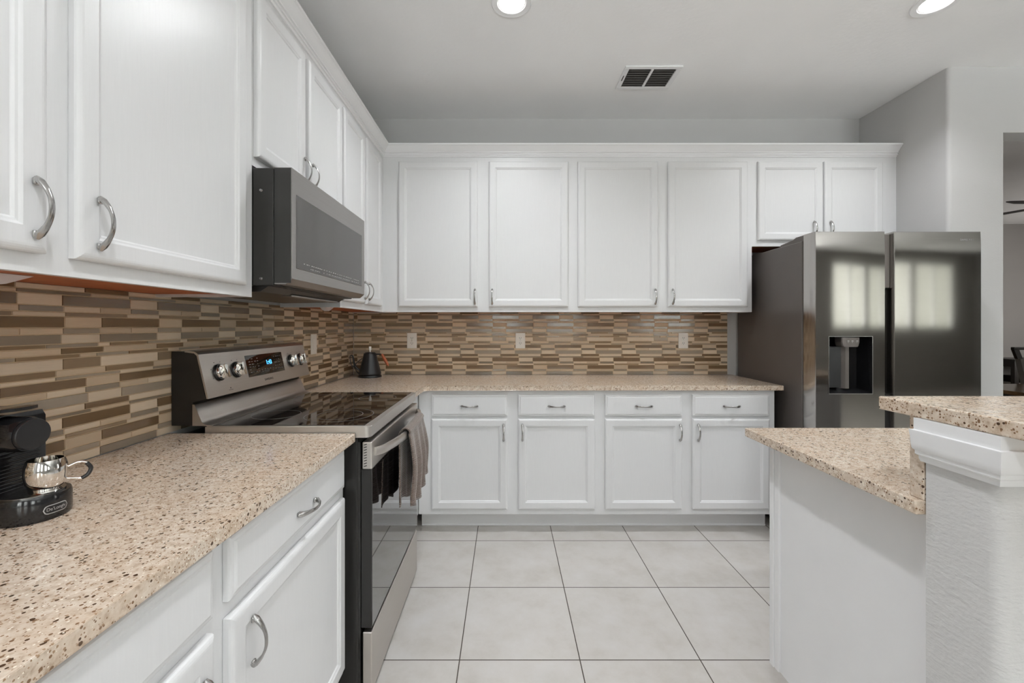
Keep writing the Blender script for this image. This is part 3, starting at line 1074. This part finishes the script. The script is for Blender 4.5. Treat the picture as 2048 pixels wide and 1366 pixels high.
def fdoor(name, xa, xb, hole, open_side):
    """door front with a gentle crown; hole=(x0,x1,z0,z1)"""
    bm = bmesh.new()
    z0, z1 = 0.06, 1.812
    xs = [xa + 0.003 + (xb - xa - 0.006) * k / 14 for k in range(15)]
    zs = [z0 + (z1 - 0.004 - z0) * k / 24 for k in range(25)]
    if hole:
        xs = sorted([x for x in xs if abs(x - hole[0]) > 0.008 and abs(x - hole[1]) > 0.008] + [hole[0], hole[1]])
        zs = sorted([z for z in zs if abs(z - hole[2]) > 0.02 and abs(z - hole[3]) > 0.02] + [hole[2], hole[3]])
    def yy(x, z):
        s = 2 * (x - xa) / (xb - xa) - 1
        zt = max(0.0, (z - 1.70) / 0.108)
        return fy + 0.0045 * s * s + 0.003 * zt ** 3
    grid = {(i, j): bm.verts.new((x, yy(x, z), z)) for i, x in enumerate(xs) for j, z in enumerate(zs)}
    for i in range(len(xs) - 1):
        for j in range(len(zs) - 1):
            if hole and xs[i] >= hole[0] - 1e-6 and xs[i + 1] <= hole[1] + 1e-6 and zs[j] >= hole[2] - 1e-6 and zs[j + 1] <= hole[3] + 1e-6:
                continue
            bm.faces.new([grid[i, j], grid[i + 1, j], grid[i + 1, j + 1], grid[i, j + 1]])
    # rim to the back of the door
    yb = 2.509
    n, m = len(xs), len(zs)
    edge = [(i, 0) for i in range(n)] + [(n - 1, j) for j in range(1, m)] + [(i, m - 1) for i in range(n - 2, -1, -1)] + [(0, j) for j in range(m - 2, 0, -1)]
    prev = [grid[e] for e in edge]
    cx, cz = (xa + xb) / 2, (z0 + z1) / 2
    for grow, y in ((0.003, fy + 0.010), (0.003, yb)):
        cur = []
        for e in edge:
            v = grid[e].co
            gx = grow if e[0] == n - 1 else (-grow if e[0] == 0 else 0)
            gz = grow if e[1] == m - 1 else (-grow if e[1] == 0 else 0)
            cur.append(bm.verts.new((v.x + gx, y, v.z + gz)))
        for i in range(len(edge)):
            j = (i + 1) % len(edge)
            f = bm.faces.new([prev[i], prev[j], cur[j], cur[i]])
            f.material_index = 1
        prev = cur
    bm.faces.new(prev).material_index = 1
    return obj(name, W(bm), [M_FRIDGE, M_FRIDGE_EDGE], t, smooth=True)
hole = (1.8095, 2.0520, 0.902, 1.220)
ld = fdoor('door', X0 + 0.001, 2.129, hole, 1)
rd = fdoor('door', 2.179, X1, None, -1)
# handle channel between the doors
bm = B(2.130, 2.178, 2.44, 2.508, 1.497, 1.800, 0.002, 1)
obj('channel_cover', W(bm), M_GREYSIDE, t)
bm = bmesh.new()
box(bm, 2.130, 2.178, 2.49, 2.508, 0.06, 1.497)
box(bm, 2.130, 2.178, 2.44, 2.49, 0.06, 0.895)
obj('grip_recess', W(bm), M_BLACK, t)
# dispenser
hx0, hx1, hz0, hz1 = hole
bm = bmesh.new()
d_ = 0.085
v = lambda x, y, z: bm.verts.new((x, y, z))
F0 = [v(hx0, fy + .001, hz0), v(hx1, fy + .001, hz0), v(hx1, fy + .001, hz1), v(hx0, fy + .001, hz1)]
B0 = [v(hx0 + .004, fy + d_, hz0 + .02), v(hx1 - .02, fy + d_, hz0 + .02), v(hx1 - .02, fy + d_, hz1 - .004), v(hx0 + .004, fy + d_, hz1 - .004)]
for i in range(4):
    j = (i + 1) % 4
    bm.faces.new([F0[i], F0[j], B0[j], B0[i]])
bm.faces.new(B0)
cav = obj('dispenser_recess', W(bm), M_GLOSSBLACK, ld)
bm = bmesh.new()
for q in ((hx0 - .002, hx1 + .003, hz0 - .004, hz0), (hx0 - .002, hx1 + .003, hz1, hz1 + .002), (hx1, hx1 + .003, hz0, hz1), (hx0 - .002, hx0, hz0, hz1)):
    box(bm, q[0], q[1], fy - 0.001, fy + 0.012, q[2], q[3])
obj('dispenser_bezel', W(bm), M_CHROME, cav)
bm = bmesh.new()
pts0 = [(1.880, fy + 0.004), (1.884, fy - 0.002), (1.90, fy - 0.005), (1.96, fy - 0.005), (1.978, fy - 0.002), (1.982, fy + 0.004), (1.982, fy + 0.05), (1.880, fy + 0.05)]
loft(bm, [[(x, y, 1.216) for x, y in pts0], [(x, y, 1.19) for x, y in pts0], [(1.931 + (x - 1.931) * 0.9, y, 1.170) for x, y in pts0], [(1.931 + (x - 1.931) * 0.8, y, 1.163) for x, y in pts0]])
ch = obj('dispenser_spout', W(bm), M_GREYSIDE, cav)
bm = bmesh.new()
for x in (1.909, 1.932, 1.958):
    box(bm, x, x + 0.010, fy - 0.0062, fy - 0.0052, 1.194, 1.198)
    box(bm, x + 0.001, x + 0.007, fy - 0.0062, fy - 0.0052, 1.187, 1.189)
obj('dispenser_print', W(bm), M_PRINTW, ch)
bm = loft(bmesh.new(), [[(1.905, fy + 0.05, z), (1.925, fy + 0.03, z), (1.945, fy + 0.03, z), (1.952, fy + 0.05, z)] for z in (0.925, 1.165)])
obj('dispenser_paddle', W(bm), M_GREYSIDE, cav)
bm = B(1.815, 1.905, fy + 0.035, fy + 0.08, 0.93, 1.163, 0.002, 1)
obj('dispenser_guide', W(bm), M_MATBLACK, cav)
text_obj('brand_lettering', 'SAMSUNG', 0.016, M_PRINTW, rd, frame_mat(Vector((2.585, fy - 0.0002, 1.763)) - Vector((OX, OY, OZ)) + Vector((0, 0.0026, 0)), (1, 0, 0), (0, 0, 1)), width=0.075)

# ------------------------------------------------------------------ kettle
t = thing('kettle', 'matte black gooseneck electric kettle with wooden handle in the corner', 'kettle', (-0.975, 3.085, 0.9145))
bm = lathe(bmesh.new(), [(0, 0), (0.080, 0), (0.081, 0.006), (0.078, 0.014), (0.060, 0.016), (0, 0.016)], 40)
obj('power_base', bm, M_MATBLACK, t, smooth=True)
bm = lathe(bmesh.new(), [(0, 0.0165), (0.072, 0.0165), (0.0765, 0.022), (0.077, 0.030), (0.0745, 0.038), (0.073, 0.042), (0.068, 0.065), (0.058, 0.105), (0.049, 0.140), (0.0445, 0.160), (0.0435, 0.168), (0.040, 0.171), (0, 0.171)], 48)
kb = obj('kettle_body', bm, M_MATBLACK, t, smooth=True)
bm = lathe(bmesh.new(), [(0, 0.1715), (0.036, 0.1715), (0.034, 0.176), (0.012, 0.179), (0, 0.179)], 32)
kl = obj('lid', bm, M_MATBLACK, t, smooth=True)
bm = lathe(bmesh.new(), [(0, 0.1795), (0.004, 0.1795), (0.005, 0.188), (0.009, 0.196), (0.010, 0.215), (0.008, 0.219), (0, 0.219)], 24)
obj('lid_knob', bm, M_PLATE, kl, smooth=True)
def smooth_pts(P, n=6):
    P = [Vector(p) for p in P]
    out = []
    for i in range(len(P) - 1):
        p0, p1, p2, p3 = P[max(i - 1, 0)], P[i], P[i + 1], P[min(i + 2, len(P) - 1)]
        for k in range(n):
            s = k / n
            out.append(0.5 * ((2 * p1) + (-p0 + p2) * s + (2 * p0 - 5 * p1 + 4 * p2 - p3) * s * s + (-p0 + 3 * p1 - 3 * p2 + p3) * s ** 3))
    out.append(P[-1])
    return out
sp = smooth_pts([(-0.066, 0, 0.045), (-0.088, -0.01, 0.060), (-0.106, -0.015, 0.090), (-0.112, -0.02, 0.125), (-0.118, -0.02, 0.150), (-0.130, -0.02, 0.155), (-0.140, -0.02, 0.148)])
obj('spout', tube(bmesh.new(), sp, [0.008 - 0.0045 * i / (len(sp) - 1) for i in range(len(sp))]), M_MATBLACK, kb, smooth=True)
cd = smooth_pts([(-0.052, -0.01, 0.135), (-0.085, -0.03, 0.105), (-0.108, -0.04, 0.075), (-0.126, -0.04, 0.105), (-0.128, -0.04, 0.150), (-0.115, -0.04, 0.160), (-0.104, -0.04, 0.140), (-0.102, -0.04, 0.100), (-0.100, -0.02, 0.06), (-0.085, 0.01, 0.02), (-0.07, 0.02, 0.006)])
obj('power_cord', tube(bmesh.new(), cd, 0.003, 8), M_MATBLACK, t, smooth=True)
hp = smooth_pts([(0.036, 0, 0.162), (0.060, 0, 0.163), (0.082, 0, 0.162), (0.092, 0, 0.155)])
obj('handle_arm', tube(bmesh.new(), hp, 0.005, 8), M_MATBLACK, kb, smooth=True)
hh = [(0.084, 0, 0.165), (0.092, 0, 0.150), (0.108, 0, 0.120), (0.124, 0, 0.092), (0.133, 0, 0.080)]
obj('handle', tube(bmesh.new(), hh, [0.007, 0.011, 0.0115, 0.010, 0.005], 12), M_KWOOD, kb, smooth=True)

# ------------------------------------------------------------------ coffee machine and cup
cx, cy, cz = -0.912, 0.828, 0.9142
t = thing('coffee_machine', 'small black capsule coffee machine at the left edge of the countertop', 'coffee machine', (cx, cy, cz))
def stadium(x0, x1, hw, n=14, back_r=0.02):
    """plan outline with round front (x1 side)"""
    p = []
    for k in range(n + 1):
        a = -pi / 2 + pi * k / n
        p.append((x1 - hw + hw * cos(a), hw * sin(a)))
    p.append((x0 + back_r, hw))
    p.append((x0, hw - back_r))
    p.append((x0, -hw + back_r))
    p.append((x0 + back_r, -hw))
    return p
bm = bmesh.new()
o1 = stadium(-0.225, 0.056, 0.054)
o2 = stadium(-0.225, 0.054, 0.052)
loft(bm, [[(x, y, 0.0) for x, y in o2], [(x, y, 0.006) for x, y in o1], [(x, y, 0.040) for x, y in o1], [(x, y, 0.046) for x, y in o2]])
cb = obj('drip_base', bm, M_GLOSSBLACK, t, smooth=True)
bm = bmesh.new()
o3 = stadium(-0.06, 0.047, 0.045)
loft(bm, [[(x, y, 0.0462) for x, y in o3], [(x, y, 0.0485) for x, y in o3]])
obj('drip_grid', bm, M_CHROME, cb)
bm = bmesh.new()
body_o = [(-0.03, -0.046), (-0.03, 0.052), (-0.05, 0.055), (-0.21, 0.055), (-0.222, 0.04), (-0.222, -0.04), (-0.21, -0.055), (-0.05, -0.055)]
loft(bm, [[(x, y, 0.0465) for x, y in body_o], [(x, y, 0.185) for x, y in body_o], [(x * 0.97 - 0.004, y * 0.93, 0.197) for x, y in body_o]])
cbd = obj('machine_body', bm, M_GLOSSBLACK, t, smooth=True)
bm = bmesh.new()
for k in range(13):
    z = 0.052 + k * 0.0068
    box(bm, -0.0305, -0.0265, -0.044, 0.040, z, z + 0.0036, 0.001, 1)
obj('ribbed_front', bm, M_GLOSSBLACK, cbd)
# nose
bm = bmesh.new()
rings = []
for x, s in ((-0.20, 0.6), (-0.19, 0.92), (-0.12, 1.0), (0.0, 1.0), (0.010, 0.99), (0.016, 0.93)):
    rings.append([(x, -0.017 + 0.035 * s * cos(a), 0.162 + 0.033 * s * sin(a)) for a in [2 * pi * k / 36 for k in range(36)]])
loft(bm, rings)
obj('brew_head', bm, M_GLOSSBLACK, cbd, smooth=True)
bm = bmesh.new()
rings = []
for x, s in ((0.0162, 0.90), (0.0195, 0.90), (0.022, 0.86), (0.0225, 0.6)):
    rings.append([(x, -0.017 + 0.035 * s * cos(a), 0.162 + 0.032 * s * sin(a)) for a in [2 * pi * k / 36 for k in range(36)]])
loft(bm, rings)
obj('front_cap', bm, M_MATBLACK, cbd, smooth=True)
bm = bmesh.new()
lv = [(-0.19, -0.05), (-0.19, 0.016), (-0.03, 0.018), (0.000, 0.010), (0.010, -0.010), (0.004, -0.032), (-0.02, -0.048)]
loft(bm, [[(x, y, 0.199 + max(0, x + 0.1) * 0.08) for x, y in lv], [(x, y, 0.205 + max(0, x + 0.1) * 0.08) for x, y in lv]])
obj('lever', bm, M_GLOSSBLACK, cbd)
# logo badge on the round front
def badge_pt(a, z, rad):
    return (0.056 - 0.054 + rad * cos(a), rad * sin(a), z)
bm = bmesh.new()
a0, a1 = radians(-30), radians(12)
for (ins, zz0, zz1, mi) in ((0, 0.012, 0.0285, 0), (1, 0.0135, 0.027, 1)):
    aa0, aa1 = (a0, a1) if not ins else (a0 + 0.03, a1 - 0.03)
    rad = 0.0546 + 0.0003 * ins
    n = 16
    zc, hzz = (zz0 + zz1) / 2, (zz1 - zz0) / 2
    top, bot = [], []
    for k in range(n + 1):
        s = k / n
        e = min(s, 1 - s) * (aa1 - aa0) * rad
        q = hzz * math.sqrt(max(0.0, 1 - max(0, 1 - e / hzz) ** 2)) if e < hzz else hzz
        top.append(bm.verts.new(badge_pt(aa0 + s * (aa1 - aa0), zc + q, rad)))
        bot.append(bm.verts.new(badge_pt(aa0 + s * (aa1 - aa0), zc - q, rad)))
    for k in range(n):
        try:
            f = bm.faces.new([bot[k], bot[k + 1], top[k + 1], top[k]])
            f.material_index = mi
        except ValueError:
            pass
bd = obj('logo_badge', bm, [M_PRINTW, M_MATBLACK], cb)
lt = text_obj('logo_lettering', "De'Longhi", 0.0085, M_PRINTW, cb, Matrix.Identity(4), width=0.030)
for vtx in lt.data.vertices:
    x, y, z = vtx.co
    a = radians(-9) + x / 0.0551
    vtx.co = badge_pt(a, 0.0203 + y, 0.0551 + z * 0.3)

t = thing('cup', 'shiny steel espresso cup standing on the coffee machine tray', 'cup', (-0.884, 0.826, cz + 0.0487))
bm = lathe(bmesh.new(), [(0, 0.0), (0.022, 0.0), (0.023, 0.002), (0.019, 0.006), (0.024, 0.010), (0.0290, 0.020), (0.0308, 0.036), (0.0300, 0.050), (0.0265, 0.062),
                         (0.0250, 0.062), (0.0282, 0.050), (0.0290, 0.036), (0.027, 0.021), (0.022, 0.012), (0, 0.009)], 56)
obj('bowl', bm, M_POLISH, t, smooth=True)
dr = Vector((0.68, 0.73, 0)).normalized()
hpts = [dr * 0.029 + Vector((0, 0, 0.040)), dr * 0.046 + Vector((0, 0, 0.046)), dr * 0.058 + Vector((0, 0, 0.040)), dr * 0.062 + Vector((0, 0, 0.026)), dr * 0.052 + Vector((0, 0, 0.014)), dr * 0.027 + Vector((0, 0, 0.018))]
obj('cup_handle', tube(bmesh.new(), smooth_pts(hpts, 5), 0.0022, 8), M_POLISH, t, smooth=True)
hpts = [dr * 0.056 + Vector((0, 0, 0.042)), dr * 0.0625 + Vector((0, 0, 0.030)), dr * 0.058 + Vector((0, 0, 0.018)), dr * 0.049 + Vector((0, 0, 0.0125))]
obj('handle_grip', tube(bmesh.new(), smooth_pts(hpts, 5), 0.0036, 8), M_MATBLACK, t, smooth=True)

# ------------------------------------------------------------------ island
PX = 0.875
# textured half wall with bullnosed corner
bm = bmesh.new()
r = 0.022
pts = [(2.6, 0.900), (PX + 0.004, 0.900), (PX, 0.896), (PX, 0.763 + r)]
for k in range(1, 7):
    a = pi + (pi / 2) * k / 6
    pts.append((PX + r + r * cos(a), 0.763 + r + r * sin(a)))
pts += [(2.6, 0.763)]
prism(bm, pts, 0, 1.0865)
struct('wall_island', bm, M_PONY, smooth=True)
# base cabinet of the island
t = thing('island_cabinet', 'white island base cabinet with a plain end panel, right foreground', 'cabinet', (0.935, 0.92, 0))
OX, OY, OZ = t.location
bm = bmesh.new()
box(bm, 0.9375, 2.55, 0.902, 1.486, 0.10, 0.883)
box(bm, 0.9375, 2.55, 0.902, 1.41, 0.0, 0.10)
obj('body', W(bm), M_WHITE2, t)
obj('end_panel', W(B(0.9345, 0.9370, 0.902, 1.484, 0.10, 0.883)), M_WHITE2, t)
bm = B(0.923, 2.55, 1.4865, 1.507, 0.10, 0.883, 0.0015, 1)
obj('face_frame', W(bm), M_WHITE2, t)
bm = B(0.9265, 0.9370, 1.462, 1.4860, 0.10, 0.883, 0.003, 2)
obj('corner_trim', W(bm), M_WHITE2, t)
d1 = nested(bmesh.new(), 0.48, 0.55, DOOR_P, -0.001)
for k in range(3):
    q = obj('door', nested(bmesh.new(), 0.48, 0.70, DOOR_P, -0.001), M_WHITE, t, (1.46 + 0.53 * k - OX, 1.507 - OY, 0.15))
    q.rotation_euler = (0, 0, pi)
d1.free()
slab('island_countertop', [(0.8585, 0.9010), (2.55, 0.9010), (2.55, 1.5467), (0.8585, 1.5467)], 0.884, 0.914,
     'lower speckled beige quartz countertop of the island in front of the refrigerator')
# quartz riser standing on the counter line against the half wall
bm = B(PX, 2.55, 0.9010, 0.9330, 0.9142, 1.0865, 0.0015, 1)
tag(obj('island_riser', bm, M_QUARTZ), 'upright speckled quartz strip between lower island counter and raised bar', 'backsplash')
slab('bar_countertop', [(0.860, 0.42), (2.62, 0.42), (2.62, 0.9935), (0.860, 0.9935)], 1.0885, 1.1185,
     'raised speckled beige quartz bar top at the right edge')
# bed moulding under the bar
mp = [(0.0, 0.998), (0.009, 0.998), (0.011, 1.004), (0.011, 1.009), (0.016, 1.013), (0.016, 1.020), (0.020, 1.024), (0.0215, 1.036), (0.022, 1.048), (0.0235, 1.058), (0.0235, 1.063), (0.0175, 1.064), (0.0175, 1.088), (0.0, 1.088)]
t = thing('bar_molding', 'white stepped molding under the raised bar top around the half wall', 'molding', (PX - 0.01, 0.76, 0.998))
OX, OY, OZ = t.location
g = 0.0006
bm = loft(bmesh.new(), [[(PX - g - p, 0.892 + p * 0.7, z) for p, z in mp], [(PX - g - p, 0.763 - g - p, z) for p, z in mp]])
obj('end_length', W(bm), M_WHITE2, t, smooth=True)
bm = loft(bmesh.new(), [[(PX - g - p, 0.763 - g - p, z) for p, z in mp], [(2.6, 0.763 - g - p, z) for p, z in mp]])
obj('front_length', W(bm), M_WHITE2, t, smooth=True)

# ------------------------------------------------------------------ dining room furniture
t = thing('dining_table', 'glossy brown dining table seen through the opening at the right', 'table', (5.2, 3.5, 0))
OX, OY, OZ = t.location
obj('tabletop', W(B(4.1, 6.3, 3.0, 3.93, 0.72, 0.752, 0.004, 2)), M_BROWNWOOD, t)
obj('apron', W(B(4.2, 6.2, 3.08, 3.85, 0.64, 0.72)), M_DARKWOOD, t)
for a in (4.2, 6.13):
    for b in (3.08, 3.78):
        obj('leg', W(B(a, a + 0.07, b, b + 0.07, 0, 0.64, 0.003, 1)), M_DARKWOOD, t)
t = thing('dining_chair', 'grey upholstered dining chair with a black top rail behind the brown table', 'chair', (5.72, 4.35, 0))
OX, OY, OZ = t.location
bm = bmesh.new()
loft(bm, [[(5.50, 4.50, 0.48), (5.95, 4.50, 0.48), (5.95, 4.56, 0.48), (5.50, 4.56, 0.48)], [(5.455, 4.56, 0.93), (5.99, 4.56, 0.93), (5.99, 4.61, 0.93), (5.455, 4.61, 0.93)]])
obj('backrest', W(bm), M_FABRIC, t)
bm = bmesh.new()
box(bm, 5.40, 6.03, 4.565, 4.605, 1.025, 1.055, 0.005, 1)
for a, b in ((5.40, 5.455), (5.975, 6.03)):
    loft(bm, [[(a + .04 * s, 4.57, z), (b + .04 * s, 4.57, z), (b + .04 * s, 4.60, z), (a + .04 * s, 4.60, z)] for z, s in ((0.93, 1 if a < 5.6 else -1), (1.03, 0))])
obj('top_rail', W(bm), M_DARKWOOD, t)
obj('seat', W(B(5.49, 5.96, 4.08, 4.53, 0.42, 0.49, 0.02, 2)), M_FABRIC, t)
for a in (5.51, 5.90):
    for b in (4.11, 4.46):
        obj('leg', W(B(a, a + 0.04, b, b + 0.04, 0, 0.42)), M_DARKWOOD, t)
t = thing('console_table', 'dark console table against the far wall of the dining room', 'table', (8.0, 6.4, 0))
OX, OY, OZ = t.location
obj('tabletop', W(B(7.28, 8.7, 6.15, 6.58, 0.775, 0.80)), M_DARKWOOD, t)
obj('apron', W(B(7.30, 8.68, 6.17, 6.56, 0.69, 0.775)), M_DARKWOOD, t)
for a in (7.30, 8.62):
    for b in (6.17, 6.51):
        obj('leg', W(B(a, a + 0.06, b, b + 0.05, 0, 0.69)), M_DARKWOOD, t)
obj('shelf', W(B(7.36, 8.62, 6.18, 6.55, 0.42, 0.45)), M_FABRIC, t)
tag(obj('media_box', B(7.50, 7.85, 6.2, 6.5, 0.4505, 0.545, 0.004, 1), M_DARKWOOD), 'small black box on the lower shelf of the console table', 'box')
# ceiling fan
fxx, fyy, fzz = 5.58, 4.28, 2.50
t = thing('ceiling_fan', 'dark-bladed ceiling fan in the dining room beyond the opening', 'ceiling fan', (fxx, fyy, fzz))
obj('motor', lathe(bmesh.new(), [(0, -0.06), (0.08, -0.055), (0.11, -0.02), (0.11, 0.03), (0.06, 0.06), (0, 0.06)], 28), M_DARKWOOD, t, smooth=True)
obj('downrod', lathe(bmesh.new(), [(0, 0.06), (0.014, 0.06), (0.014, 0.32), (0.06, 0.33), (0.06, 0.345), (0, 0.345)], 16), M_DARKWOOD, t)
for k in range(5):
    a = radians(184 - 72 * k)
    ca, sa = cos(a), sin(a)
    bm = bmesh.new()
    out = [(0.10, -0.012), (0.20, -0.03), (0.52, -0.04), (0.64, -0.012), (0.66, 0.0), (0.64, 0.012), (0.52, 0.03), (0.20, 0.03), (0.10, 0.012)]
    R_ = [[(u * ca - w_ * sa, u * sa + w_ * ca, w_ * 0.1 + e) for u, w_ in out] for e in (0, 0.006)]
    loft(bm, R_)
    obj('blade', bm, M_DARKWOOD, t)
